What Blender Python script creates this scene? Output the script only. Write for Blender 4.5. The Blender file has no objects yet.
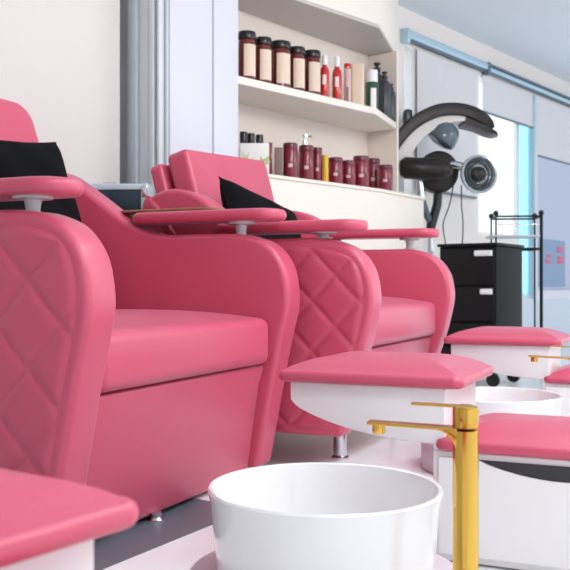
import bpy, bmesh, math, random
from mathutils import Vector, Matrix
random.seed(7)
S = bpy.context.scene
C = S.collection
PI = math.pi
YAW = math.radians(39.0)             # the viewer looks 39 degrees to the left of the long wall
CY, SY = math.cos(YAW), math.sin(YAW)
EYE = 0.62
FPX = 900.0

def W(X, D, z=0.0):                  # plan point (right, ahead of the viewer) -> world
    return Vector((CY*X - SY*D, SY*X + CY*D, z))
def on_wall(px, wx):                 # where the sight line of column px meets the plane x = wx: (world y, distance)
    r = (px-285)/FPX
    D = wx/(CY*r - SY)
    return SY*r*D + CY*D, D
def zat(py, D):
    return EYE + (285-py)/FPX*D

# ------------------------------------------------------------------ materials
def mat(name, col, rough=.5, metal=0.0, spec=.5, bump=0.0, bscale=200, coat=0.0, var=0.0, vscale=6, trans=0.0):
    m = bpy.data.materials.new(name); m.use_nodes = True
    nt = m.node_tree; b = nt.nodes['Principled BSDF']
    c = (*col, 1)
    b.inputs['Base Color'].default_value = c
    b.inputs['Roughness'].default_value = rough
    b.inputs['Metallic'].default_value = metal
    b.inputs['Specular IOR Level'].default_value = spec
    b.inputs['Coat Weight'].default_value = coat
    b.inputs['Transmission Weight'].default_value = trans
    tc = nt.nodes.new('ShaderNodeTexCoord')
    if var:
        n = nt.nodes.new('ShaderNodeTexNoise'); n.inputs['Scale'].default_value = vscale
        n.inputs['Detail'].default_value = 4
        nt.links.new(tc.outputs['Object'], n.inputs['Vector'])
        mx = nt.nodes.new('ShaderNodeMix'); mx.data_type = 'RGBA'
        mx.inputs['A'].default_value = tuple(v*(1-var) for v in col) + (1,)
        mx.inputs['B'].default_value = tuple(min(1, v*(1+var)) for v in col) + (1,)
        nt.links.new(n.outputs['Fac'], mx.inputs['Factor'])
        nt.links.new(mx.outputs['Result'], b.inputs['Base Color'])
    if bump:
        v = nt.nodes.new('ShaderNodeTexVoronoi'); v.inputs['Scale'].default_value = bscale
        nt.links.new(tc.outputs['Object'], v.inputs['Vector'])
        bp = nt.nodes.new('ShaderNodeBump'); bp.inputs['Strength'].default_value = bump
        bp.inputs['Distance'].default_value = .001
        nt.links.new(v.outputs['Distance'], bp.inputs['Height'])
        nt.links.new(bp.outputs['Normal'], b.inputs['Normal'])
    return m

def srgb(r, g, b):
    f = lambda c: (c/255/12.92) if c/255 <= .04045 else ((c/255+.055)/1.055)**2.4
    return (f(r), f(g), f(b))

M = {}
M['pink'] = mat('pink_leather', srgb(203, 83, 109), .34, spec=.5, bump=.25, bscale=260, var=.05, vscale=3)
pb = M['pink'].node_tree.nodes['Principled BSDF']
pb.inputs['Sheen Weight'].default_value = .22; pb.inputs['Sheen Roughness'].default_value = .3; pb.inputs['Sheen Tint'].default_value = (.95, .82, 1, 1)
M['black_cloth'] = mat('black_cloth', srgb(12, 13, 17), .9, spec=.1, bump=.5, bscale=500)
M['white_plastic'] = mat('white_plastic', srgb(236, 236, 238), .3, var=.01)
M['ceramic'] = mat('white_ceramic', srgb(240, 240, 242), .12, coat=.5)
M['ring'] = mat('grey_pink_plastic', srgb(205, 190, 200), .35, var=.02)
M['lacquer'] = mat('white_lacquer', srgb(240, 239, 240), .28, var=.01)
M['recess'] = mat('recess_shade', srgb(50, 52, 58), .6, var=.05)
M['gold'] = mat('polished_gold', srgb(212, 170, 80), .10, metal=1.0, var=.04)
M['chrome'] = mat('chrome', srgb(215, 220, 225), .15, metal=1.0, var=.02)
M['alu'] = mat('aluminium', srgb(206, 222, 232), .3, metal=.25, var=.04)
M['teal'] = mat('teal_panel', srgb(26, 54, 68), .3, var=.08)
M['wood'] = mat('brown_wood', srgb(150, 112, 78), .45, var=.18, vscale=14)
M['wall'] = mat('wall_paint', srgb(228, 222, 219), .75, var=.012)
M['ceil'] = mat('ceiling_paint', srgb(222, 230, 238), .8, var=.01)
M['floor'] = mat('floor_tile', srgb(243, 245, 248), .25, spec=.15, var=.02)
M['darkstrip'] = mat('dark_strip', srgb(100, 112, 122), .3, spec=.3, var=.08, vscale=12)
M['cab'] = mat('cream_cabinet', srgb(238, 230, 220), .5, var=.012)
M['cabw'] = mat('white_cabinet', srgb(212, 214, 226), .4, var=.01)
M['shelfback'] = mat('shelf_back', srgb(236, 225, 216), .6, var=.015)
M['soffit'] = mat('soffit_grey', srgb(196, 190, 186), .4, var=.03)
M['greytrim'] = mat('grey_trim', srgb(198, 208, 216), .4, var=.03)
M['greytrim2'] = mat('pale_grey_trim', srgb(214, 220, 226), .4, var=.03)
M['amber'] = mat('amber_plastic', srgb(104, 38, 30), .22, coat=.4, var=.1)
M['label'] = mat('cream_label', srgb(228, 208, 190), .6, var=.05, vscale=60)
M['blackp'] = mat('black_plastic', srgb(24, 25, 28), .3, var=.05)
M['darkgrey'] = mat('dark_grey_plastic', srgb(58, 63, 68), .3, var=.05)
M['red'] = mat('red_plastic', srgb(196, 40, 40), .2, coat=.3, var=.05)
M['maroon'] = mat('maroon_plastic', srgb(122, 18, 42), .25, coat=.4, var=.08)
M['maroonlid'] = mat('maroon_lid', srgb(96, 20, 40), .3, coat=.3, var=.05)
M['cream'] = mat('cream_plastic', srgb(226, 205, 184), .45, var=.02)
M['green'] = mat('green_plastic', srgb(44, 86, 64), .3, var=.05)
M['leafp'] = mat('leaf_print', srgb(200, 204, 150), .6, var=.15, vscale=80)
M['yellow'] = mat('yellow_plastic', srgb(222, 176, 40), .35, var=.03)
M['taupe'] = mat('taupe_card', srgb(134, 112, 104), .6, var=.05)
M['whitecard'] = mat('white_card', srgb(236, 234, 230), .5, var=.01)
M['silver'] = mat('silver_plastic', srgb(196, 202, 206), .3, var=.03)
M['clearpink'] = mat('clear_pink_plastic', srgb(214, 180, 178), .2, var=.03)
M['dryer'] = mat('dryer_black', srgb(38, 34, 32), .35, spec=.3, var=.06)
M['dryergrey'] = mat('dryer_grey', srgb(214, 210, 208), .4, var=.04)
M['smoke'] = mat('smoked_dome', srgb(92, 106, 116), .12, var=.06)
M['hoodchrome'] = mat('smoked_chrome', srgb(150, 158, 164), .2, metal=.7, var=.08)
M['black'] = mat('black_trolley', srgb(13, 14, 16), .5, spec=.25, var=.05)
M['black2'] = mat('black_trolley_side', srgb(15, 18, 22), .6, spec=.2, var=.05)
M['rubber'] = mat('black_rubber', srgb(20, 20, 22), .6, var=.05)
M['blind'] = mat('blind_fabric', srgb(214, 212, 216), .8, bump=.2, bscale=300)
M['rail'] = mat('rail_aluminium', srgb(182, 210, 226), .3, metal=.4, var=.05)
M['railgrey'] = mat('rail_grey', srgb(92, 108, 122), .4, var=.05)  # even darker grey of rail strips, bracket, blind bars and one upright profile
M['poster'] = mat('poster_blue', srgb(124, 152, 184), .5, var=.06)
M['posterink'] = mat('poster_pink', srgb(196, 88, 130), .5, var=.05)
M['lowerwall'] = mat('lower_wall', srgb(200, 212, 224), .5, var=.02)

def pane_mat(name, tcol, dcol, fac):
    m = bpy.data.materials.new(name); m.use_nodes = True
    nt = m.node_tree; nt.nodes.clear()
    o = nt.nodes.new('ShaderNodeOutputMaterial')
    a = nt.nodes.new('ShaderNodeBsdfTransparent'); a.inputs['Color'].default_value = (*tcol, 1)
    t = nt.nodes.new('ShaderNodeBsdfTranslucent'); t.inputs['Color'].default_value = (*dcol, 1)
    mx = nt.nodes.new('ShaderNodeMixShader'); mx.inputs[0].default_value = fac
    nt.links.new(a.outputs[0], mx.inputs[1]); nt.links.new(t.outputs[0], mx.inputs[2])
    nt.links.new(mx.outputs[0], o.inputs[0])
    return m
M['glass'] = pane_mat('clear_pane', (.97, .99, 1), (.95, .98, 1), .25)
M['cyan'] = pane_mat('cyan_pane', (.66, .92, .97), (.66, .92, .97), .3)
M['frost'] = pane_mat('frosted_pane', (.66,.68,.74), (.60, .63, .72), .9)

# ------------------------------------------------------------------ mesh helpers
def obj(name, bm, m, parent=None, smooth=True, bevel=0.0, seg=3, angle=35):
    bmesh.ops.recalc_face_normals(bm, faces=bm.faces)
    me = bpy.data.meshes.new(name); bm.to_mesh(me); bm.free()
    if isinstance(m, str): m = M[m]
    me.materials.append(m)
    o = bpy.data.objects.new(name, me); C.objects.link(o)
    if parent is not None: o.parent = parent
    if smooth:
        for p in me.polygons: p.use_smooth = True
        me.set_sharp_from_angle(angle=math.radians(40))
    if bevel:
        b = o.modifiers.new('bevel', 'BEVEL'); b.width = bevel; b.segments = seg
        b.limit_method = 'ANGLE'; b.angle_limit = math.radians(angle); b.harden_normals = False
        for p in me.polygons: p.use_smooth = True
        if hasattr(me, 'attributes') and 'sharp_edge' in me.attributes:
            me.attributes.remove(me.attributes['sharp_edge'])
    return o
def thing(name, label, cat, loc=(0, 0, 0), rz=0.0, group=None):
    o = bpy.data.objects.new(name, None); C.objects.link(o)
    o.empty_display_size = .1
    o.location = loc; o.rotation_euler = (0, 0, rz)
    o['label'] = label; o['category'] = cat
    if group: o['group'] = group
    return o
def tag(o, label, cat, group=None):
    o['label'] = label; o['category'] = cat
    if group: o['group'] = group
    return o
def struct(o):
    o['kind'] = 'structure'; return o
def dup(root, label, loc=None, rz=None):
    r = root.copy(); C.objects.link(r); r['label'] = label
    if loc is not None: r.location = loc
    if rz is not None: r.rotation_euler = (0, 0, rz)
    for ch in list(root.children):
        c = ch.copy(); C.objects.link(c); c.parent = r
        for g in list(ch.children):
            d = g.copy(); C.objects.link(d); d.parent = c
    return r
def box(bm, x0, x1, y0, y1, z0, z1):
    v = [bm.verts.new(p) for p in ((x0,y0,z0),(x1,y0,z0),(x1,y1,z0),(x0,y1,z0),(x0,y0,z1),(x1,y0,z1),(x1,y1,z1),(x0,y1,z1))]
    for f in ((0,3,2,1),(4,5,6,7),(0,1,5,4),(1,2,6,5),(2,3,7,6),(3,0,4,7)):
        bm.faces.new([v[i] for i in f])
def prism_xz(bm, pts, y0, y1):
    a = [bm.verts.new((x, y0, z)) for x, z in pts]; b = [bm.verts.new((x, y1, z)) for x, z in pts]
    bm.faces.new(a); bm.faces.new(list(reversed(b)))
    n = len(pts)
    for i in range(n):
        j = (i+1) % n
        bm.faces.new((a[i], a[j], b[j], b[i]))
def prism_xy(bm, pts, z0, z1):
    a = [bm.verts.new((x, y, z0)) for x, y in pts]; b = [bm.verts.new((x, y, z1)) for x, y in pts]
    bm.faces.new(a); bm.faces.new(list(reversed(b)))
    n = len(pts)
    for i in range(n):
        j = (i+1) % n
        bm.faces.new((a[i], a[j], b[j], b[i]))
def rrect(a, b, r, n=8):
    r = max(min(r, a*.999, b*.999), 1e-4); out = []
    for cx, cy, s in ((a-r, b-r, 0), (-a+r, b-r, 1), (-a+r, -b+r, 2), (a-r, -b+r, 3)):
        for i in range(n+1):
            t = (s + i/n)*PI/2
            out.append((cx+r*math.cos(t), cy+r*math.sin(t)))
    return out
def loft(bm, rings, cap0=True, cap1=True):
    R = [[bm.verts.new(p) for p in r] for r in rings]; n = len(R[0])
    for A, B in zip(R, R[1:]):
        for i in range(n):
            j = (i+1) % n
            bm.faces.new((A[i], A[j], B[j], B[i]))
    if cap0: bm.faces.new(list(reversed(R[0])))
    if cap1: bm.faces.new(R[-1])
def cushion(bm, lx, ly, eh, dome, r, rr, T=lambda p: p, under=0.0, pw=2):
    a, b = lx/2, ly/2; m = min(a, b)*.96
    st = [(m, -under)] if under else []
    if under:
        st += [(m*.6, -under*.9), (rr+(m-rr)*.2, -under*.4)]
    st += [(rr, 0)]
    for k in range(1, 5):
        t = k/4*PI/2; st.append((rr*(1-math.sin(t)), rr*(1-math.cos(t))))
    for k in range(0, 5):
        t = k/4*PI/2; st.append((rr*(1-math.cos(t)), eh-rr*(1-math.sin(t))))
    for k in range(1, 9):
        t = k/8; st.append((rr+(m-rr)*t, eh+dome*(1-(1-t)**pw)))
    rings = []
    for i, z in st:
        rings.append([T(Vector((x, y, z))) for x, y in rrect(a-i, b-i, max(r-i, .004))])
    loft(bm, rings)
def lathe(bm, prof, c=(0, 0, 0), n=32, T=None):
    rings = []
    for r, z in prof:
        rg = []
        for i in range(n):
            t = 2*PI*i/n; p = Vector((c[0]+max(r, 1e-4)*math.cos(t), c[1]+max(r, 1e-4)*math.sin(t), c[2]+z))
            rg.append(T(p) if T else p)
        rings.append(rg)
    loft(bm, rings)
def tube(bm, pts, rad, n=10):
    pts = [Vector(p) for p in pts]
    rads = rad if isinstance(rad, (list, tuple)) else [rad]*len(pts)
    rings = []; up = None
    for i, p in enumerate(pts):
        d = (pts[min(i+1, len(pts)-1)] - pts[max(i-1, 0)]).normalized()
        if up is None:
            up = Vector((0, 0, 1)) if abs(d.z) < .9 else Vector((1, 0, 0))
        u = d.cross(up).normalized(); v = u.cross(d).normalized(); up = v
        rings.append([p + (u*math.cos(2*PI*k/n) + v*math.sin(2*PI*k/n))*rads[i] for k in range(n)])
    loft(bm, rings)
def catmull(P, n=6):
    out = []
    for i in range(len(P)-1):
        p0, p1, p2, p3 = P[max(i-1, 0)], P[i], P[i+1], P[min(i+2, len(P)-1)]
        for k in range(n):
            t = k/n
            out.append(tuple(.5*((2*b)+(-a+c)*t+(2*a-5*b+4*c-d)*t*t+(-a+3*b-3*c+d)*t**3) for a, b, c, d in zip(p0, p1, p2, p3)))
    out.append(tuple(P[-1]))
    return out
def B(): return bmesh.new()

# ------------------------------------------------------------------ the room
WX = -3.42                                           # plane of the long wall
def slab(name, m, *a, bevel=0):
    bm = B(); box(bm, *a); return struct(obj(name, bm, m, smooth=bool(bevel), bevel=bevel))
slab('floor', 'floor', WX-.2, 4.2, -3.2, 12.5, -.12, 0)
slab('ceiling', 'ceil', WX-.2, 4.2, -3.2, 12.5, 2.62, 2.74)
bm = B()
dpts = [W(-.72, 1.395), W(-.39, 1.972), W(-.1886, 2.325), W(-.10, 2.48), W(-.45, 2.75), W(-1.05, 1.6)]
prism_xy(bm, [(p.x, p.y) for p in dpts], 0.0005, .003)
struct(obj('trim_1', bm, 'darkstrip', smooth=False))  # thin dark grey strip lying on the floor along the nearest chair

y478, _ = on_wall(478, WX); y517, _ = on_wall(517.5, WX); y533, _ = on_wall(533.5, WX)
y405, _ = on_wall(404, WX); y413, _ = on_wall(414.5, WX)
yend = 9.9
bm = B()
# solid wall with its openings left free
box(bm, WX-.15, WX, -3.2, y405, 0, 2.62)
box(bm, WX-.001, -3.275, -3.2, on_wall(170, -3.04)[0]-.10, 0, 2.62)
box(bm, WX-.15, WX, y413, y478, 0, 2.62)
box(bm, WX-.15, WX, y405, y413, 0, 1.25); box(bm, WX-.15, WX, y405, y413, 2.36, 2.62)
box(bm, WX-.15, WX, y478, y517, 0, 1.04); box(bm, WX-.15, WX, y478, y517, 2.36, 2.62)
box(bm, WX-.15, WX, y517, yend, 0, .50); box(bm, WX-.15, WX, y517, yend, 2.36, 2.62)
box(bm, WX-.15, WX, yend, 12.5, 0, 2.62)
struct(obj('wall_left', bm, 'wall', smooth=False))
slab('wall_light_block', 'wall', WX-.15, 4.2, -3.35, -3.2, 0, 2.62)  # unseen wall, added behind the viewer to cut light from that side
bm = B(); box(bm, WX, WX+.012, y517, 12.5, 0, .49); struct(obj('baseboard_left', bm, 'lowerwall', smooth=False))

def window(name, y0, y1, z0, z1, pane, frame, fw=.03):
    t = bpy.data.objects.new(name, None); C.objects.link(t); struct(t)
    f = B()
    for a in ((y0, y0+fw, z0, z1), (y1-fw, y1, z0, z1), (y0+fw, y1-fw, z0, z0+fw), (y0+fw, y1-fw, z1-fw, z1)):
        box(f, WX-.032, WX-.002, *a)
    obj('window_frame', f, frame, t, smooth=False)
    g = B(); box(g, WX-.020, WX-.014, y0+fw, y1-fw, z0+fw, z1-fw); obj('pane', g, pane, t, smooth=False)
    return t
window('window_1', y405, y413, 1.25, 2.36, 'glass', 'white_plastic', .008)
window('window_2', y478, y517-.005, 1.04, 2.36, 'glass', 'white_plastic', .02)
window('window_3', y517, y533-.02, .50, 2.36, 'cyan', 'rail', .035)
d1 = window('door_1', y533, yend, .50, 2.36, 'frost', 'cabw', .07)

# curtain rail and its three roller blinds
yr0, _ = on_wall(401, WX); yrm, _ = on_wall(484, WX)
zr = 2.45
rail = thing('blind_rail', 'blue-grey aluminium blind rail running along the wall under the ceiling', 'rail', (WX, yr0, zr))
bm = B(); box(bm, .002, .06, 0, yrm-yr0, -.058, 0); obj('front_channel', bm, 'rail', rail, bevel=.01)
bm = B(); box(bm, .002, .05, yrm-yr0+.004, yend+1-yr0, -.058, -.02); obj('far_channel', bm, 'rail', rail, bevel=.01)
bm = B(); box(bm, .002, .06, yrm-yr0+.004, yend+1-yr0, -.018, 0); obj('cover_strip', bm, 'railgrey', rail, smooth=False)
for yy in (0.0, yrm-yr0-.03):
    bm = B(); box(bm, .0, .066, yy-.01, yy+.03, -.097, .008); obj('bracket', bm, 'railgrey' if yy else 'rail', rail, bevel=.008)
bm = B(); box(bm, .015, .04, .02, yend+.8-yr0, -.075, -.06); obj('under_channel', bm, 'railgrey', rail, smooth=False)
def blind(pa, pb, zb, label):
    ya, _ = on_wall(pa, WX+.02); yb, _ = on_wall(pb, WX+.02)
    t = thing('roller_blind', label, 'blind', (WX+.02, ya, zb), 0, 'roller blinds on the long wall')
    bm = B(); n = 14
    rings = []
    for i in range(n+1):
        y = (yb-ya)*i/n; w = .003*math.sin(i*1.7)
        rings.append([(.0+w, y, .015), (.004+w, y, .015), (.004+w, y, 2.348-zb), (w, y, 2.348-zb)])
    loft(bm, rings); obj('fabric', bm, 'blind', t)
    bm = B(); box(bm, -.006, .012, 0, yb-ya, 0, .016); obj('bottom_bar', bm, 'railgrey', t, bevel=.003)
blind(417, 476, 1.32, 'grey roller blind behind the black hair dryer, lowered furthest')
blind(482.5, 532.5, 2.04, 'short grey roller blind above the bright white window')
blind(536.5, 585, 1.80, 'rightmost grey roller blind above the frosted door with the poster')
# dark post between the second and third blind
bm = B(); box(bm, WX-.01, WX+.03, y533-.03, y533+.03, .50, 2.35); struct(obj('trim_2', bm, 'greytrim', smooth=False))
# poster on the frosted door
ya, Da = on_wall(539, WX); yb, Db = on_wall(566, WX)
pz0, pz1 = zat(287, Db), zat(241, Db)
pos = thing('poster', 'blue-grey poster with pink marks on the frosted glass door', 'poster', (WX-.0138, ya, pz0))
bm = B(); box(bm, 0, .004, 0, yb-ya, 0, pz1-pz0); obj('sheet', bm, 'poster', pos, smooth=False)
w_, h_ = yb-ya, pz1-pz0
for u0, u1, v0, v1 in ((.25,.46,.50,.58),(.30,.50,.62,.68),(.68,.92,.74,.86),(.70,.94,.50,.66)):
    bm = B(); box(bm, .004, .006, u0*w_, u1*w_, v0*h_, v1*h_); obj('mark', bm, 'posterink', pos, bevel=.012, seg=3)

# grey side return with its upright profiles, white pilaster and stile left of the shelves
FX = -3.04
yp0, _ = on_wall(170, FX); yp1, _ = on_wall(212.5, FX); ys0, _ = on_wall(214, FX); ys1, _ = on_wall(238.5, FX)
bm = B(); box(bm, WX, FX, yp0, yp1, 0, 2.62); struct(obj('wall_pilaster', bm, 'cabw', bevel=.004))
bm = B(); box(bm, WX, FX-.015, yp1, ys0, 0, 2.62); struct(obj('trim_3', bm, 'greytrim', smooth=False))
prof = [(-3.285, .05, 'greytrim'), (-3.215, .035, 'greytrim2'), (-3.145, .02, 'railgrey'), (-3.132, .05, 'greytrim2'), (-3.10, .02, 'greytrim'), (-3.085, .045, 'greytrim2'), (-3.065, .015, 'greytrim'), (FX-.006, .0, '')]
for k, ((xa, th, m_), nx) in enumerate(zip(prof, prof[1:])):
    bm = B(); box(bm, xa, nx[0], yp0-th, yp0, 0, 2.62); struct(obj('trim_%d' % (k+4), bm, m_, bevel=.006))

# ------------------------------------------------------------------ shelf unit
shelf = thing('shelf_unit', 'cream built-in wall shelves with an upper cabinet and a projecting white counter', 'shelf', (0, 0, 0))
def part(nm, m_, fn, **k):
    bm = B(); fn(bm); return obj(nm, bm, m_, shelf, **k)
part('end_panel', 'cabw', lambda b: box(b, WX+.002, FX, ys0, ys1, 0, 2.62), bevel=.004)
part('back_panel', 'shelfback', lambda b: box(b, WX+.002, WX+.02, ys1, 5.12, 1.2, 2.2), smooth=False)
up = [(-3.40, ys1), (-3.08, ys1), (-2.975, 4.576), (-3.30, 5.32), (-3.40, 5.32)]
part('upper_cabinet', 'cab', lambda b: prism_xy(b, up, 2.19, 2.618), bevel=.004)
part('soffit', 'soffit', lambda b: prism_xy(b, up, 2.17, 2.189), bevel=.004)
sh = [(-3.40, ys1), (-3.07, ys1), (-2.98, 4.55), (-3.15, 5.05), (-3.40, 5.05)]
part('shelf_board', 'cab', lambda b: prism_xy(b, sh, 1.645, 1.686), bevel=.004)
CT = 1.20
ct = [(-3.40, ys1), (-3.04, ys1), (-2.97, 4.6), (-3.03, 5.2), (-3.40, 5.2)]
part('counter_base', 'cab', lambda b: prism_xy(b, ct, 0.0, CT-.02), bevel=.004)
ct2 = [(-3.40, ys1), (-3.03, ys1), (-2.96, 4.6), (-3.02, 5.21), (-3.40, 5.21)]
part('counter_top', 'cab', lambda b: prism_xy(b, ct2, CT-.02, CT), bevel=.004)
part('side_panel', 'shelfback', lambda b: box(b, WX+.002, -3.17, 5.09, 5.11, CT+.001, 2.168), smooth=False)

# --- products
def shelf_pos(px, back, front0, front1):       # a spot on the shelf seen in column px, 'back' metres behind its front edge
    r = (px-285)/FPX; lo = None
    y, D = on_wall(px, -3.0)
    for _ in range(6):
        t = (y-ys1)/(4.56-ys1); x = front0+(front1-front0)*t - back
        y, D = on_wall(px, x)
    return x, y, D
CAMP = Vector((0, 0))
def facing(x, y): return math.atan2(-y, -x)    # angle from the item toward the room's viewer
def label_patch(bm, r, z0, z1, a0, a1, n=14):
    rings = []
    for i in range(n+1):
        t = a0+(a1-a0)*i/n
        c, s = math.cos(t), math.sin(t)
        rings.append([(r*c, r*s, z0), ((r+.0012)*c, (r+.0012)*s, z0), ((r+.0012)*c, (r+.0012)*s, z1), (r*c, r*s, z1)])
    loft(bm, rings)
def bottle(name, label, cat, px, back, ztop_py, wpx, body, cap, capfrac, base, f0, f1, group=None, shape='jar', lab=None, capr=1.02, laba=(-.75, .75), labz=(.12, .72)):
    x, y, D = shelf_pos(px, back, f0, f1)
    h = zat(ztop_py, D) - base; r = wpx/FPX*D/2
    t = thing(name, label, cat, (x, y, base), facing(x, y), group)
    hb = h*(1-capfrac)
    b = B()
    if shape == 'jar':
        p = [(r*.9, 0), (r, .006), (r, hb*.93), (r*.9, hb*.985), (r*.86, hb)]
    elif shape == 'slim':
        p = [(r*.92, 0), (r, .006), (r, hb*.8), (r*.85, hb*.9), (r*.5, hb*.97), (r*.48, hb)]
    else:
        p = [(r*.94, 0), (r, .005), (r, hb-.005), (r*.95, hb)]
    lathe(b, p, n=36); obj('body', b, body, t)
    if capfrac:
        rc = r*capr if shape != 'slim' else r*.62
        b = B(); lathe(b, [(rc*.97, hb), (rc, hb+.003), (rc, h-.006), (rc*.93, h), (rc*.5, h), (.001, h)], n=36); obj('cap', b, cap, t)
    if lab:
        b = B(); label_patch(b, r+.0004, hb*labz[0], hb*labz[1]+hb*.08, *laba); obj('front_label', b, lab, t)
    return t
SZ = 1.6875
jars = [(247.0, 32.5, 17.6, 'first amber jar from the left on the upper shelf, beside the white end panel'),
        (263.0, 38.5, 17.2, 'second amber jar with a cream label from the left on the upper shelf'),
        (280.3, 42.5, 20.5, 'third amber jar from the left, middle of the five on the upper shelf'),
        (296.5, 48, 17, 'fourth amber jar from the left, tucked against its neighbours on the upper shelf'),
        (312.0, 51.5, 17.2, 'fifth amber jar from the left, beside the red bottles on the upper shelf')]
for px, ty, w, lb in jars:
    bottle('jar', lb, 'jar', px, .09, ty, w, 'amber', 'blackp', .15, SZ, -3.07, -2.98, 'amber jars on the upper shelf', lab='label', laba=(-.35, 1.2), labz=(.12, .78))
for px, ty, lb in ((324.5, 55.5, 'red bottle with white cap next to the last amber jar'), (337, 57, 'red bottle with white cap farther from the amber jars')):
    bottle('spray_bottle', lb, 'bottle', px, .085, ty, 9.6, 'red', 'white_plastic', .22, SZ, -3.07, -2.98, 'red bottles on the upper shelf', 'slim', lab='whitecard', laba=(-.4, .35), labz=(.42, .62))
bottle('bottle', 'small pale pink bottle with red cap between red bottle and cream bottle', 'bottle', 347.5, .085, 64, 7, 'clearpink', 'red', .12, SZ, -3.07, -2.98, shape='straight', lab='taupe', laba=(-.3, .3), labz=(.02, .4))
x, y, D = shelf_pos(357.5, .09, -3.07, -2.98)
bm = B(); w = 12.5/FPX*D; h = zat(64, D)-SZ
cushion(bm, w*1.05, w*.6, h, .002, .012, .006)
o = obj('bottle', bm, 'cream'); o.location = (x, y, SZ); o.rotation_euler = (0, 0, facing(x, y)+PI/2)
tag(o, 'plain cream flat bottle beside the green bottle on the upper shelf', 'bottle')
bottle('bottle', 'green bottle with white cap and white label on the upper shelf', 'bottle', 372, .10, 70.5, 12.5, 'green', 'white_plastic', .30, SZ, -3.07, -2.98, shape='straight', lab='whitecard', laba=(-.2, .7), labz=(.1, .7), capr=.92)
def dark_bottle(px, wx, topy, w, lb):
    y, D = on_wall(px, wx)
    t = thing('pump_bottle', lb, 'bottle', (wx, y, SZ), facing(wx, y), 'dark bottles at the shelf end')
    h = zat(topy, D)-SZ; r = w/FPX*D/2
    b = B(); lathe(b, [(r*.93, 0), (r, .006), (r, h*.70), (r*.8, h*.78), (r*.4, h*.82), (r*.38, h*.84)]); obj('body', b, 'darkgrey', t)
    b = B(); lathe(b, [(r*.45, h*.84), (r*.45, h*.92), (r*.2, h*.925), (r*.2, h*.96), (r*.42, h*.965), (r*.42, h)]); obj('pump_head', b, 'blackp', t)
dark_bottle(377, -3.27, 63, 16, 'dark grey pump bottle standing behind the green bottle')
dark_bottle(384.5, -3.16, 72, 13, 'dark grey pump bottle in the middle of the shelf end')
dark_bottle(391.5, -3.18, 84, 9, 'shorter dark grey pump bottle at the very end of the shelf')

# lower counter
F0, F1 = -3.03, -2.96
for px, ty, lb in ((243.5, 132, 'black cap bottle behind the white carton, nearest the end panel'), (251, 133.5, 'middle black bottle behind the white carton'), (259.5, 135, 'right-hand black bottle behind the white carton')):
    bottle('bottle', lb, 'bottle', px, .22, ty, 7.6, 'blackp', 'blackp', .25, CT+.001, F0, F1, 'black bottles behind the white carton', 'straight')
x, y, D = shelf_pos(254.5, .10, F0, F1)
t = thing('carton', 'white carton with green leaf print standing on the counter', 'box', (x, y, CT+.0015), facing(x, y)+PI/2)
w = 29/FPX*D; h = zat(144.5, D)-CT
bm = B(); box(bm, -w/2, w/2, -.04, .04, 0, h); obj('box', bm, 'whitecard', t, bevel=.003)
for k, (u, a, l) in enumerate(((-.05, .3, .07), (-.045, -.25, .08), (-.035, .7, .05), (.02, .9, .06), (.04, 1.2, .05), (.055, .4, .06), (.045, -.3, .05))):
    bm = B(); d = Vector((math.sin(a), 0, math.cos(a))); n = Vector((math.cos(a), 0, -math.sin(a)))
    p = Vector((u, -.0405, h*.30)); pts = [p, p+d*l*.5+n*.009, p+d*l, p+d*l*.5-n*.009]
    va = [bm.verts.new(q) for q in pts]; vb = [bm.verts.new(q+Vector((0, -.001, 0))) for q in pts]
    bm.faces.new(va); bm.faces.new(vb)
    for i in range(4): bm.faces.new((va[i], va[(i+1) % 4], vb[(i+1) % 4], vb[i]))
    obj('leaf_print', bm, 'leafp', t, smooth=False)
def carton(px, back, ty, wpx, dep, m_, lb):
    x, y, D = shelf_pos(px, back, F0, F1)
    bm = B(); w = wpx/FPX*D; box(bm, -w/2, w/2, -dep/2, dep/2, 0, zat(ty, D)-CT)
    o = obj('carton', bm, m_, bevel=.002); o.location = (x, y, CT+.0015); o.rotation_euler = (0, 0, facing(x, y)+PI/2)
    tag(o, lb, 'box'); return o
carton(270.3, .12, 143.5, 4.5, .06, 'maroon', 'narrow maroon carton just right of the white carton')
carton(278.5, .12, 148.5, 8.5, .06, 'taupe', 'taupe carton between two maroon containers on the counter')
def tub(px, back, ty, wpx, lb, lidf=.16, stripe=True):
    t = bottle('jar', lb, 'jar', px, back, ty, wpx, 'maroon', 'maroonlid', lidf, CT+.0015, F0, F1, 'maroon containers on the counter', 'straight', lab='clearpink' if stripe else None, laba=(-.25, .3), labz=(.38, .42), capr=1.0)
    return t
tub(290.3, .10, 143.5, 14.6, 'tall maroon jar right of the taupe carton')
tub(306.2, .10, 146, 15, 'tall maroon jar right of the thin white bottle')
tub(317.2, .10, 148, 10, 'tall maroon jar directly left of the yellow bottle')
bottle('bottle', 'thin white bottle between the two tallest maroon jars', 'bottle', 298.2, .20, 144, 2.2, 'white_plastic', 'white_plastic', .12, CT+.0015, F0, F1, shape='straight')
x, y, D = shelf_pos(305, .22, F0, F1)
t = thing('pump_bottle', 'silver pump bottle rising behind the tall maroon jars', 'bottle', (x, y, CT+.0015), facing(x, y))
h = zat(135, D)-CT
bm = B(); lathe(bm, [(.028, 0), (.03, .005), (.03, h*.7), (.02, h*.78), (.012, h*.8)]); obj('body', bm, 'silver', t)
bm = B(); lathe(bm, [(.016, h*.8), (.016, h*.88), (.006, h*.89), (.006, h*.94), (.018, h*.95), (.018, h)]); tube(bm, [(0, 0, h*.97), (0, .04, h*.97)], .006); obj('pump_head', bm, 'chrome', t)
bottle('bottle', 'yellow bottle among the maroon jars on the counter', 'bottle', 325.4, .06, 155.5, 6.2, 'yellow', 'yellow', .15, CT+.0015, F0, F1, shape='straight')
tub(335.3, .09, 158, 15, 'low maroon jar right of the yellow bottle')
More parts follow.
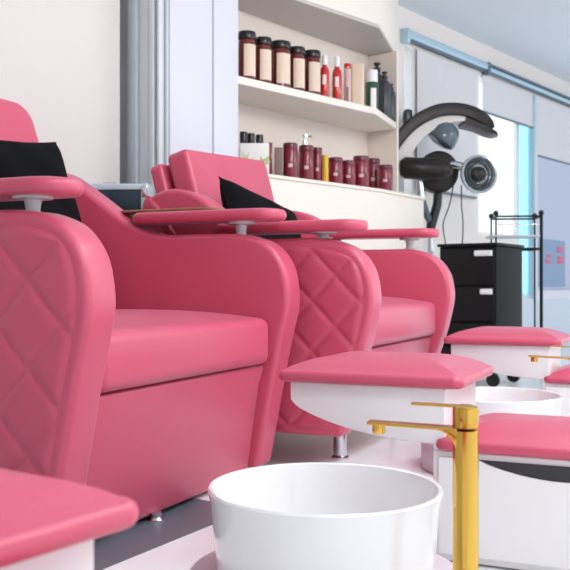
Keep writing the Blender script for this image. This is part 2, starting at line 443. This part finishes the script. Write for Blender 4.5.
tub(348.2, .09, 161, 15, 'low maroon jar, second to the right of the yellow bottle')
tub(361, .08, 156.5, 16, 'taller maroon jar left in the end cluster of three', stripe=True)
tub(373, .18, 159, 14, 'middle maroon jar in the end cluster of three')
y, D = on_wall(384.5, -3.08)
tub(385, .06, 165.5, 15.5, 'last maroon jar at the right end of the counter')

# ------------------------------------------------------------------ spa chairs
WING1 = [(-.46, .779), (-.54, .797), (-.61, .83), (-.67, .87), (-.73, .912), (-.80, .958), (-.87, 1.0), (-.93, 1.018), (-.98, 1.0), (-1.01, .93), (-1.02, .80), (-1.02, .60)]
WING2 = [(-.44, .78), (-.50, .80), (-.55, .85), (-.60, .905), (-.66, .942), (-.74, .963), (-.81, .953), (-.86, .92), (-.90, .86), (-.92, .75), (-.92, .60)]
def arm_profile(zb, wing, up_):
    P = [(-.105, zb), (-.075, zb+.16), (-.03, .42), (-.002, .54), (.0, .60+up_), (-.018, .675+up_), (-.065, .735+up_), (-.13, .765+up_), (-.20, .776+up_), (-.32, .777+up_)] + [(x, z+up_) for x, z in wing]
    return catmull(P, 5) + [(wing[-1][0], zb)]
def prof_top(pr, x):
    best = 0
    for (xa, za), (xb, zb_) in zip(pr, pr[1:]):
        if min(xa, xb) <= x <= max(xa, xb) and abs(xa-xb) > 1e-6:
            best = max(best, za+(zb_-za)*(x-xa)/(xb-xa))
    return best
def prof_front(pr, z):
    best = -9
    for (xa, za), (xb, zb_) in zip(pr, pr[1:]):
        if min(za, zb_) <= z <= max(za, zb_) and abs(za-zb_) > 1e-6:
            best = max(best, xa+(xb-xa)*(z-za)/(zb_-za))
    return best
HW = .568; AT = .112
def quilt(pr, zb, side, wing, q):
    bm = B(); nx, nz = 110, 100; G = []
    def sm(t): t = max(0, min(1, t)); return t*t*(3-2*t)
    for i in range(nx+1):
        row = []
        x0 = -.06 - (abs(wing[-1][0])-.10)*(i/nx)
        zt = prof_top(pr, x0) - .021; zl = zb + .02
        for j in range(nz+1):
            z = zl+(zt-zl)*(j/nz)
            xf = prof_front(pr, z) - .021
            x = x0 + (min(xf, -.021)+.06)*(1-i/nx)
            a = (x-q[0])/q[2]+(z-q[1])/q[3]; b = (x-q[0])/q[2]-(z-q[1])/q[3]
            da = abs(a-round(a))*q[3]*.707; db = abs(b-round(b))*q[3]*.707
            h = .0080*(1-math.exp(-(da/.0085)**1.1))*(1-math.exp(-(db/.0085)**1.1))
            e = sm(i/3)*sm((nx-i)/3)*sm(j/3)*sm((nz-j)/3)
            row.append(bm.verts.new((x, side*(HW-.003+ (h+.004)*e), z)))
        G.append(row)
    for i in range(nx):
        for j in range(nz):
            bm.faces.new((G[i][j], G[i+1][j], G[i+1][j+1], G[i][j+1]))
    return bm
def make_chair(label, loc, rz, zb, basezb, tilt_top, back_w, back_r, back_t, legs, wing, up_, ntx, shear, q, sz):
    t = thing('spa_chair', label, 'chair', loc, rz, 'pink spa chairs in a row')
    pr = arm_profile(zb, wing, up_)
    for s in (-1, 1):
        bm = B(); y0, y1 = sorted((s*HW, s*(HW-AT))); prism_xz(bm, pr, y0, y1)
        a = obj('armrest', bm, 'pink', t, bevel=.019, seg=5, angle=50)
        obj('quilted_panel', quilt(pr, zb, s, wing, q), 'pink', a)
    iw = HW-AT-.002
    # base block under the seat
    bm = B()
    P = [(-.075, .368+sz), (-.095, .30), (-.138, basezb), (-.90, basezb), (-.90, .368+sz)]
    prism_xz(bm, P, -iw, iw); obj('base', bm, 'pink', t, bevel=.012, seg=3)
    # seat cushion
    bm = B(); cushion(bm, .64, 2*iw-.004, .145, .03, .035, .03, T=lambda p: p+Vector((-.372, 0, .372+sz)))
    obj('seat_cushion', bm, 'pink', t)
    # reclined back: a padded front slab and a shell behind it
    def backT(off, w):
        bx, bz = -.62, .50; tx, tz = tilt_top
        up_ = Vector((tx-bx, 0, tz-bz)).normalized(); nrm = Vector((up_.z, 0, -up_.x))
        L = (Vector((tx, 0, tz))-Vector((bx, 0, bz))).length
        def f(p): return Vector((bx, 0, bz)) + up_*(p.x+L/2) + Vector((0, p.y, 0)) + nrm*(p.z-off) + Vector((0, 0, shear*p.y*(p.x+L/2)/L))
        return f, L
    f, L = backT(back_t+.012, 0)
    bm = B(); cushion(bm, L, back_w, back_t, .012, back_r, .02, T=f); obj('backrest', bm, 'pink', t)
    f, L = backT(back_t+.085, 0)
    f2 = lambda p: f(Vector((p.x-.010, p.y, p.z)))
    bm = B(); cushion(bm, L-.03, back_w+.04, .055, .0, back_r, .015, T=f2); obj('back_shell', bm, 'pink', t)
    bm = B(); box(bm, -.93, -.80, -iw, iw, basezb+.02, .62); obj('back_panel', bm, 'pink', t, bevel=.02)
    # swivel trays
    for s in (-1, 1):
        yc = s*(HW-AT/2)
        bm = B(); cushion(bm, .56, .155, .037, .004, .0774, .0155, T=lambda p: p+Vector((-.315+(ntx[0] if s < 0 else ntx[2]), yc, .823+(ntx[1] if s < 0 else .004))))
        tr = obj('swivel_tray', bm, 'pink', t)
        bm = B(); lathe(bm, [(.030, .776), (.030, .779), (.017, .781), (.0165, .795+(ntx[1] if s < 0 else 0)*.4), (.02, .815+(ntx[1] if s < 0 else 0)), (.045, .818+(ntx[1] if s < 0 else 0)), (.045, .8235+(ntx[1] if s < 0 else .004))], c=(-.19, yc, 0), n=24)
        obj('tray_post', bm, 'silver', tr)
    for (lx, ly, r) in legs:
        bm = B(); lathe(bm, [(r*1.35, 0), (r*1.35, .006), (r*.95, .012), (r, .016), (r, basezb+.01)], c=(lx, ly, 0), n=20); obj('leg', bm, 'chrome', t)
    return t
RZ = math.radians(39.0-24.2)
c1 = W(-.18, 2.40); c2 = W(.512, 3.41)
L1 = [(-.13, -.10, .016), (-.18, .36, .016), (-.80, -.36, .016), (-.80, .36, .016)]
L2 = [(-.21, -.30, .024), (-.21, .36, .024), (-.80, -.36, .024), (-.80, .36, .024)]
chair1 = make_chair('large pink leather spa chair nearest the viewer, with quilted arm side', c1, RZ, .035, .014, (-.87, 1.235), .61, .075, .083, L1, WING1, .010, (-.035, -.006, 0), 0, (-.155, .631, .18, .19), 0.0)
chair2 = make_chair('pink spa chair farther along the row, in front of the white counter', c2, RZ, .12, .112, (-.805, 1.168), .71, .025, .095, L2, WING2, 0.0, (.0, -.026, -.025), .06, (-.124, .651, .165, .168), .032)
# wooden shelf beside the far tray of the nearest chair
wt = B()
cushion(wt, .40, .10, .010, .0, .045, .004, T=lambda p: p+Vector((-.48, .556, .870)))
wd = obj('wooden_tray', wt, 'wood', chair1); wd['label'] = 'brown wooden side tray behind the pink swivel tray'

def pillow(label, parent_loc, w, h, th, M4, name='pillow'):
    n = 26; bm = B(); T, Bk = [], []
    for i in range(n+1):
        ra, rb = [], []
        for j in range(n+1):
            u, v = -1+2*i/n, -1+2*j/n
            e = ((1-u**4)*(1-v**4))**.6
            px_ = u*w/2*(1-.06*(1-abs(u))*0-.05*(1-v*v)*abs(u)**3*-0.0) - 0; pz_ = v*h/2
            px_ *= 1-.07*(1-v*v)**1.0*abs(u); pz_ *= 1-.07*(1-u*u)*abs(v)
            wr = .004*math.sin(u*7+v*5)*e
            ra.append(bm.verts.new(M4 @ Vector((px_, th/2*e+wr, pz_))))
            rb.append(ra[-1] if (i in (0, n) or j in (0, n)) else bm.verts.new(M4 @ Vector((px_, -th/2*e+wr, pz_))))
        T.append(ra); Bk.append(rb)
    for i in range(n):
        for j in range(n):
            bm.faces.new((T[i][j], T[i+1][j], T[i+1][j+1], T[i][j+1]))
            q = (Bk[i][j], Bk[i][j+1], Bk[i+1][j+1], Bk[i+1][j])
            bm.faces.new(q)
    return tag(obj(name, bm, 'black_cloth'), label, 'pillow', 'black pillows on the spa chairs')
def chair_mat(c, x, y, z, lean, roll, yaw=0):
    # pillow local: x along the chair's width, z up, y toward the back
    return (Matrix.Translation(c) @ Matrix.Rotation(RZ, 4, 'Z') @ Matrix.Translation((x, y, z)) @ Matrix.Rotation(PI/2+yaw, 4, 'Z')
            @ Matrix.Rotation(lean, 4, 'X') @ Matrix.Rotation(roll, 4, 'Y'))
pillow('black pillow against the back of the nearest pink chair', c1, .46, .36, .12, chair_mat(c1, -.60, -.06, .875, math.radians(-16), math.radians(-5)))
pillow('black pillow slumped sideways on the farther pink chair', c2, .64, .28, .11, chair_mat(c2, -.60, -.10, .845, math.radians(-17), math.radians(8.5)))

# ------------------------------------------------------------------ case on a small table behind the chairs
tb = W(-.715, 3.97)
side = thing('side_table', 'brown wooden-topped side table behind the two pink chairs', 'table', tb, math.radians(39))
bm = B(); cushion(bm, .44, .32, .022, 0, .03, .006, T=lambda p: p+Vector((.05, 0, .900))); obj('table_top', bm, 'wood', side)
for sx in (-1, 1):
    for sy in (-1, 1):
        bm = B(); tube(bm, [(.05+sx*.17, sy*.12, 0), (.05+sx*.17, sy*.12, .90)], .013); obj('leg', bm, 'darkgrey', side)
case = thing('equipment_case', 'aluminium-framed case with dark teal front on the brown side table', 'case', (tb.x, tb.y, .9235), math.radians(39))
bm = B(); box(bm, -.145, .108, -.09, .09, .01, .105); obj('case_body', bm, 'teal', case, bevel=.004)
bm = B(); box(bm, -.15, .113, -.095, .095, .106, .134); obj('lid_rim', bm, 'alu', case, bevel=.005)
for xx in (-.15, .095):
    bm = B(); box(bm, xx, xx+.03, -.098, .098, 0.0, .136); obj('corner_post', bm, 'alu', case, bevel=.004)
bm = B(); box(bm, .098, .122, -.103, -.097, .075, .125); obj('latch', bm, 'chrome', case, bevel=.002)
bm = B(); lathe(bm, [(.018, -.004), (.018, .0)], n=16, T=lambda p: Vector((p.x-.04, -.0915+p.z, p.y+.055))); obj('lock_knob', bm, 'blackp', case)
bm = B(); tube(bm, [(-.09, 0, .134), (-.085, 0, .146), (-.03, 0, .146), (-.025, 0, .134)], .004); obj('carry_handle', bm, 'chrome', case)

# ------------------------------------------------------------------ pedicure stations
def make_station(label, loc):
    t = thing('pedicure_station', label, 'pedicure bench', loc, RZ, 'white pedicure benches with pink cushions')
    under = catmull([(-.383, .345), (-.36, .325), (-.29, .298), (-.20, .277), (-.11, .266), (-.032, .262)], 5)
    P = [(-.004, .388), (-.383, .388)] + under + [(-.032, .25), (-.004, .25)]
    bm = B(); prism_xz(bm, P, .012, .328); obj('footrest_arm', bm, 'lacquer', t, bevel=.004)
    bm = B(); cushion(bm, .452, .37, .027, .036, .026, .012, pw=2.6, T=lambda p: p+Vector((-.186, .172, .389)))
    obj('footrest_cushion', bm, 'pink', t)
    bm = B(); box(bm, -.032, .56, .012, .328, .004, .2495); obj('cabinet', bm, 'lacquer', t, bevel=.004)
    bm = B(); cushion(bm, .61, .36, .026, .036, .03, .012, pw=2.6, T=lambda p: p+Vector((.277, .1725, .2505)))
    obj('seat_cushion', bm, 'pink', t)
    # drawer front with its half-moon finger recess
    x0, x1, z0, z1 = -.016, .545, .022, .236
    ca, cb, dp = .070, .43, .034
    arc = []
    for k in range(17):
        u = k/16; arc.append((ca+(cb-ca)*u, z1-dp*math.sin(PI*u)**.8))
    P = [(x0, z0), (x1, z0), (x1, z1)] + list(reversed(arc)) + [(x0, z1)]
    bm = B(); prism_xz(bm, P, .002, .0115); d = obj('drawer_front', bm, 'lacquer', t, smooth=False)
    P2 = [(x, z-.0008) for x, z in arc]
    bm = B(); prism_xz(bm, P2, .0085, .0118); obj('recess_shade_plate', bm, 'recess', d, smooth=False)  # dark plate in the notch, its colour stands for shade inside the cutout
    return t
st1 = make_station('white pedicure bench with pink cushions behind the gold tap, middle of the row', W(.357, 2.0))
st0 = dup(st1, 'white pedicure bench with pink cushion nearest the viewer, lower left corner', W(-.368, .594), math.radians(3.8))
st2 = dup(st1, 'white pedicure bench with pink cushions farthest away, before the black trolley', W(1.0, 3.39))

def make_basin(label, loc):
    t = thing('foot_basin', label, 'basin', loc, 0, 'round white foot basins')
    H = .253; R = .2145
    bm = B()
    lathe(bm, [(.17, .004), (.188, .01), (.194, .06), (R-.006, H-.03), (R, H-.004), (R-.003, H), (R-.009, H-.002), (R-.014, H-.02), (R-.03, .11), (R-.06, .07), (.02, .062), (.001, .062)], n=72)
    obj('bowl', bm, 'ceramic', t)
    bm = B(); lathe(bm, [(.198, .002), (.25, .002), (.254, .008), (.254, .087), (.248, .095), (.20, .095)], n=64); obj('base_ring', bm, 'ring', t)
    bm = B(); lathe(bm, [(.026, .062), (.026, .066), (.018, .068), (.001, .067)], n=24); obj('drain', bm, 'chrome', t)
    return t
b1 = make_basin('round white foot basin in the foreground beside the gold tap', W(.073, 1.65))
b2 = dup(b1, 'round white foot basin behind the middle pedicure bench', W(.716, 3.04))

def make_tap(label, loc, rz):
    t = thing('faucet', label, 'tap', loc, rz, 'gold taps of the foot basins')   # spout along local +x
    bm = B(); lathe(bm, [(.030, 0), (.030, .006), (.0215, .010), (.0205, .014), (.0205, .386), (.018, .388)], n=40); obj('column', bm, 'gold', t)
    bm = B(); lathe(bm, [(.019, .390), (.021, .392), (.021, .420), (.0195, .424), (.012, .427), (.001, .4275)], n=40); obj('handle_cap', bm, 'gold', t)
    bm = B()
    rings = []
    for k in range(11):
        u = k/10; x = -.006+.094*u; hw = .0075*(1-.25*u); th = .0022
        z = .424+.002*u
        rings.append([(x, -hw, z-th), (x, hw, z-th), (x, hw, z+th), (x, -hw, z+th)])
    loft(bm, rings); obj('lever', bm, 'gold', t, bevel=.0012)
    bm = B(); rings = []
    for k in range(19):
        u = k/18; x = .012+.148*u; hw = .0165-.003*u
        zt = .3905+.004*u; th = .005+.030*max(0, 1-u/.22)**2.2
        rings.append([(x, -hw, zt-th), (x, hw, zt-th), (x, hw, zt), (x, -hw, zt)])
    loft(bm, rings); sp = obj('spout', bm, 'gold', t, bevel=.0018)
    bm = B(); lathe(bm, [(.0095, .374), (.0105, .376), (.0105, .391)], c=(.142, 0, 0), n=20); obj('aerator', bm, 'gold', sp)
    return t
dirp = W(-.146, .045)
t1 = make_tap('tall gold tap with lever standing beside the foreground basin', W(.291, 1.45), math.atan2(dirp.y, dirp.x))
t2 = dup(t1, 'gold tap at the right edge, spout before the farthest bench', W(.934, 2.84))

# ------------------------------------------------------------------ black drawer trolley
p0 = W(.966, 5.62)
tr = thing('drawer_trolley', 'black salon drawer trolley on castors behind the farther pink chair', 'trolley', p0, math.radians(4))
TW, TD, TH = .37, .44, .875
bm = B(); box(bm, 0, TW, 0, TD, .09, TH-.02); obj('body', bm, 'black2', tr, bevel=.006)
bm = B(); box(bm, -.012, TW+.012, -.015, TD+.01, TH-.019, TH); obj('top_tray', bm, 'black', tr, bevel=.006)
zz = [.10, .25, .40, .62, .852]
for k in range(4):
    bm = B(); box(bm, .012, TW-.012, -.014, -.001, zz[k], zz[k+1]-.012); d = obj('drawer', bm, 'black', tr, bevel=.004)
    bm = B(); tube(bm, [(TW*.66, -.022, zz[k+1]-.04), (TW*.95, -.022, zz[k+1]-.04)] if k == 3 else [(TW*.76, -.022, zz[k+1]-.04), (TW*.95, -.022, zz[k+1]-.04)], .018)
    obj('handle', bm, 'white_plastic' if k in (3, 2) else 'blackp', d)
for lx in (.04, TW-.04):
    for ly in (.05, TD-.05):
        bm = B(); lathe(bm, [(.038, -.012), (.042, -.008), (.042, .008), (.038, .012)], n=20, T=lambda p, lx=lx, ly=ly: Vector((lx+p.x, ly+p.z, .042+p.y)))
        w_ = obj('castor', bm, 'rubber', tr)
        bm = B(); box(bm, lx-.02, lx+.02, ly-.02, ly+.02, .075, .0895); obj('castor_fork', bm, 'darkgrey', w_)
# ------------------------------------------------------------------ glass-shelf cart
p1 = W(1.43, 6.10)
ca_ = thing('wire_cart', 'slim black metal cart with glass shelf behind the drawer trolley', 'cart', p1, math.radians(39-6))
CW, CD = .30, .26
for k, (x_, y_) in enumerate(((0, 0), (CW, 0), (CW, CD), (0, CD))):
    bm = B(); tube(bm, [(x_, y_, .0), (x_, y_, 1.09)], .011 if k == 1 else .006); lg = obj('post', bm, 'black', ca_)
    bm = B(); lathe(bm, [(.012, 1.09), (.018, 1.10), (.018, 1.115), (.006, 1.125)], c=(x_, y_, 0), n=14); obj('finial', bm, 'blackp', lg)
for z_, nm in ((1.085, 'top_rail'), (.866, 'middle_rail'), (.30, 'lower_rail')):
    bm = B()
    q = [(0, 0, z_), (CW, 0, z_), (CW, CD, z_), (0, CD, z_)]
    for i in range(4): tube(bm, [q[i], q[(i+1) % 4]], .0065)
    obj(nm, bm, 'black', ca_)
bm = B(); box(bm, -.04, CW-.01, -.015, CD+.01, .945, .958); obj('glass_shelf', bm, 'silver', ca_, bevel=.003)
bm = B(); box(bm, .0, CW, .0, CD, .285, .297); obj('lower_shelf', bm, 'black', ca_, bevel=.003)
bm = B(); tube(bm, [(.0, -.002, 1.03), (CW, -.002, 1.03)], .004); obj('guard_wire', bm, 'chrome', ca_)

# ------------------------------------------------------------------ hooded hair dryer
DD = 6.3; sc = DD/FPX
hp = W((432-285)/FPX*DD, DD)
hd = thing('hair_dryer', 'black hooded salon hair dryer on a stand with curved arms and round hood', 'hair dryer', hp, YAW)
def hx(px): return (px-432)*sc
def hz(py): return EYE+(285-py)*sc
# arched arm: dark shell and pale liner below it
arc = catmull([(380, 166), (390, 147), (402, 131), (417, 119), (436, 111), (456, 110), (472, 114), (485, 122), (491, 130)], 5)
thk = [9, 10, 10.5, 10, 9, 8.5, 8.5, 9, 3]
def band(bm, pts, ta, tb_, y0, y1, endw=.5):
    n = len(pts); rings = []
    for i, p in enumerate(pts):
        a = pts[max(i-1, 0)]; b = pts[min(i+1, n-1)]
        dx, dy = b[0]-a[0], b[1]-a[1]; l = math.hypot(dx, dy); nx_, ny_ = -dy/l, dx/l
        k = i/(n-1); A, Bt = ta(k), tb_(k)
        e = 1-(1-endw)*max(0, (k-.75)/.25)**2
        ym = (y0+y1)/2; hwid = (y1-y0)/2*e
        q0 = (p[0]+nx_*A, p[1]+ny_*A); q1 = (p[0]+nx_*Bt, p[1]+ny_*Bt)
        rings.append([(hx(q0[0]), ym-hwid, hz(q0[1])), (hx(q0[0]), ym+hwid, hz(q0[1])), (hx(q1[0]), ym+hwid, hz(q1[1])), (hx(q1[0]), ym-hwid, hz(q1[1]))])
    loft(bm, rings)
bm = B(); band(bm, arc, lambda k: -2-1.5*math.sin(PI*k), lambda k: 8+1*math.sin(PI*k)-5*max(0, k-.8)*5*.6, -.14, .12); up_arm = obj('arched_arm', bm, 'dryer', hd, bevel=.012)
bm = B(); band(bm, arc[2:36], lambda k: 8+math.sin(PI*k), lambda k: 22-14*k+3*math.sin(PI*k), -.12, .10, .8); obj('pale_liner', bm, 'dryergrey', up_arm, bevel=.01)
tip = catmull([(462, 121), (476, 126), (488, 133), (497, 137)], 4)
bm = B(); band(bm, tip, lambda k: -3*(1-k)-.5, lambda k: 5*(1-k)+.6, -.12, .10, .1); obj('visor_tip', bm, 'dryer', up_arm, bevel=.002)
# smoked dome
bm = B(); lathe(bm, [(.001, .13), (.04, .125), (.075, .105), (.10, .06), (.105, 0), (.098, -.02), (.06, -.035), (.001, -.04)], n=36,
    T=lambda p: Matrix.Rotation(math.radians(35), 3, 'Y') @ (p*1.0) + Vector((hx(440), -.06, hz(141)))); obj('smoked_dome', bm, 'smoke', hd)
# lower capsule arm and its round joint
bm = B(); tube(bm, [(hx(397), -.17, hz(171)), (hx(401), -.17, hz(171)), (hx(420), -.17, hz(172)), (hx(438), -.17, hz(173)), (hx(445), -.17, hz(173.5)), (hx(448), -.17, hz(174))], [.05, .074, .077, .066, .045, .014], 20); obj('lower_arm', bm, 'dryer', hd)
bm = B(); lathe(bm, [(.001, -.05), (.11, -.05), (.138, -.035), (.142, .02), (.12, .04), (.001, .045)], n=40, T=lambda p: Vector((hx(437)+p.x, -.04+p.z, hz(173)+p.y*1.05))); obj('joint_disc', bm, 'dryer', hd)
# round hood with rings
hood = None
rc = Vector((hx(474), -.12, hz(176.5)))
tilt = Matrix.Rotation(math.radians(14), 3, 'Z')
def RT(p): return rc + tilt @ Vector((p.x, p.z, p.y))
bm = B(); lathe(bm, [(.05, .02), (.12, .01), (.134, -.01), (.134, -.03), (.118, -.032), (.10, -.012), (.06, .0)], n=44, T=RT); hood = obj('round_hood', bm, 'hoodchrome', hd)
bm = B(); lathe(bm, [(.001, -.045), (.03, -.045), (.05, -.03), (.055, .03), (.03, .05), (.001, .05)], n=36, T=RT); obj('hub', bm, 'dryer', hood)
bm = B()
for rr_ in (.075, .097):
    ring = [RT(Vector((rr_*math.cos(2*PI*k/40), rr_*math.sin(2*PI*k/40), -.022))) for k in range(41)]
    tube(bm, ring, .006, 6)
obj('heating_ring', bm, 'darkgrey', hood)
bm = B()
for k in range(8):
    a = 2*PI*k/8; tube(bm, [RT(Vector((.05*math.cos(a), .05*math.sin(a), -.025))), RT(Vector((.125*math.cos(a), .125*math.sin(a), -.03)))], .0022, 6)
obj('guard_spokes', bm, 'darkgrey', hood)
bm = B(); tube(bm, [(hx(450), -.06, hz(166)), (hx(458), -.09, hz(168)), (hx(463), -.11, hz(172))], [.035, .03, .02]); obj('link_arm', bm, 'chrome', hd)
# mast, slanted lever, chrome sleeve, feet
bm = B(); tube(bm, [(hx(438), -.02, hz(186)), (hx(437), -.01, hz(205)), (hx(431), 0, hz(226)), (hx(431), 0, hz(232))], [.03, .032, .034, .03], 14); obj('slanted_neck', bm, 'blackp', hd)
bm = B(); tube(bm, [(hx(431), 0, .05), (hx(431), 0, hz(218))], .024, 16); obj('mast', bm, 'chrome', hd)
bm = B(); tube(bm, [(hx(417), -.10, hz(180)), (hx(419), -.09, hz(200))], [.03, .034], 18); obj('sleeve', bm, 'chrome', hd)
bm = B(); tube(bm, [(hx(419), -.09, hz(200)), (hx(425), -.05, hz(214)), (hx(430), 0, hz(222))], [.03, .026, .022], 14); obj('lower_bracket', bm, 'smoke', hd)
bm = B(); box(bm, hx(403), hx(412), -.05, .05, hz(124), hz(110)); obj('rear_block', bm, 'darkgrey', hd, bevel=.02)
for a in range(5):
    t_ = 2*PI*a/5+.3
    bm = B(); tube(bm, [(hx(431), 0, .065), (hx(431)+.2*math.cos(t_), .2*math.sin(t_), .045)], [.02, .012]); f_ = obj('foot', bm, 'blackp', hd)
    bm = B(); lathe(bm, [(.02, -.01), (.022, 0), (.02, .01)], c=(0, 0, 0), n=14, T=lambda p, t_=t_: Vector((hx(431)+.2*math.cos(t_)+p.x, .2*math.sin(t_)+p.z, .022+p.y))); obj('castor', bm, 'rubber', f_)
for xa, xb, sag in ((452, 446, 3), (460, 462, -1)):
    bm = B(); P = catmull([(hx(xa), -.05, hz(186)), (hx(xa-sag), -.02, hz(205)), (hx(xb-sag), 0, hz(225)), (hx(xb), 0, hz(250)), (hx(xb-2), 0, hz(290)), (hx(440), 0, hz(330)), (hx(432), 0, .12)], 6)
    tube(bm, P, .0045, 6); obj('cable', bm, 'blackp', hd)

# ------------------------------------------------------------------ light
w = bpy.data.worlds.new('World'); S.world = w; w.use_nodes = True
bg = w.node_tree.nodes['Background']
bg.inputs['Color'].default_value = (.94, .975, 1.0, 1); bg.inputs['Strength'].default_value = 1.05
def lamp(loc, power, col=(1, .965, .93)):
    l = bpy.data.lights.new('fill_lamp', 'POINT'); l.energy = power; l.shadow_soft_size = .22; l.color = col
    o = bpy.data.objects.new('fill_lamp', l); C.objects.link(o); o.location = loc
for p in ((.6, 2.2), (.35, 0.9), (-.8, 2.9), (.6, 5.6), (2.2, 8.0)):  # unseen fill lamps, added overhead to brighten floor, benches and ceiling
    lamp((p[0], p[1], 2.2), 34)

cam = bpy.data.cameras.new('Camera'); co = bpy.data.objects.new('Camera', cam); C.objects.link(co)
co.location = (0, 0, EYE); co.rotation_euler = (PI/2, 0, YAW)
cam.sensor_width = 36; cam.lens = FPX/570*36; cam.clip_start = .02
cam.dof.use_dof = True; cam.dof.focus_distance = 2.3; cam.dof.aperture_fstop = 9
S.camera = co
vs = S.view_settings
vs.view_transform = 'Standard'; vs.look = 'None'; vs.gamma = 1; vs.use_curve_mapping = False; vs.exposure = 0.40
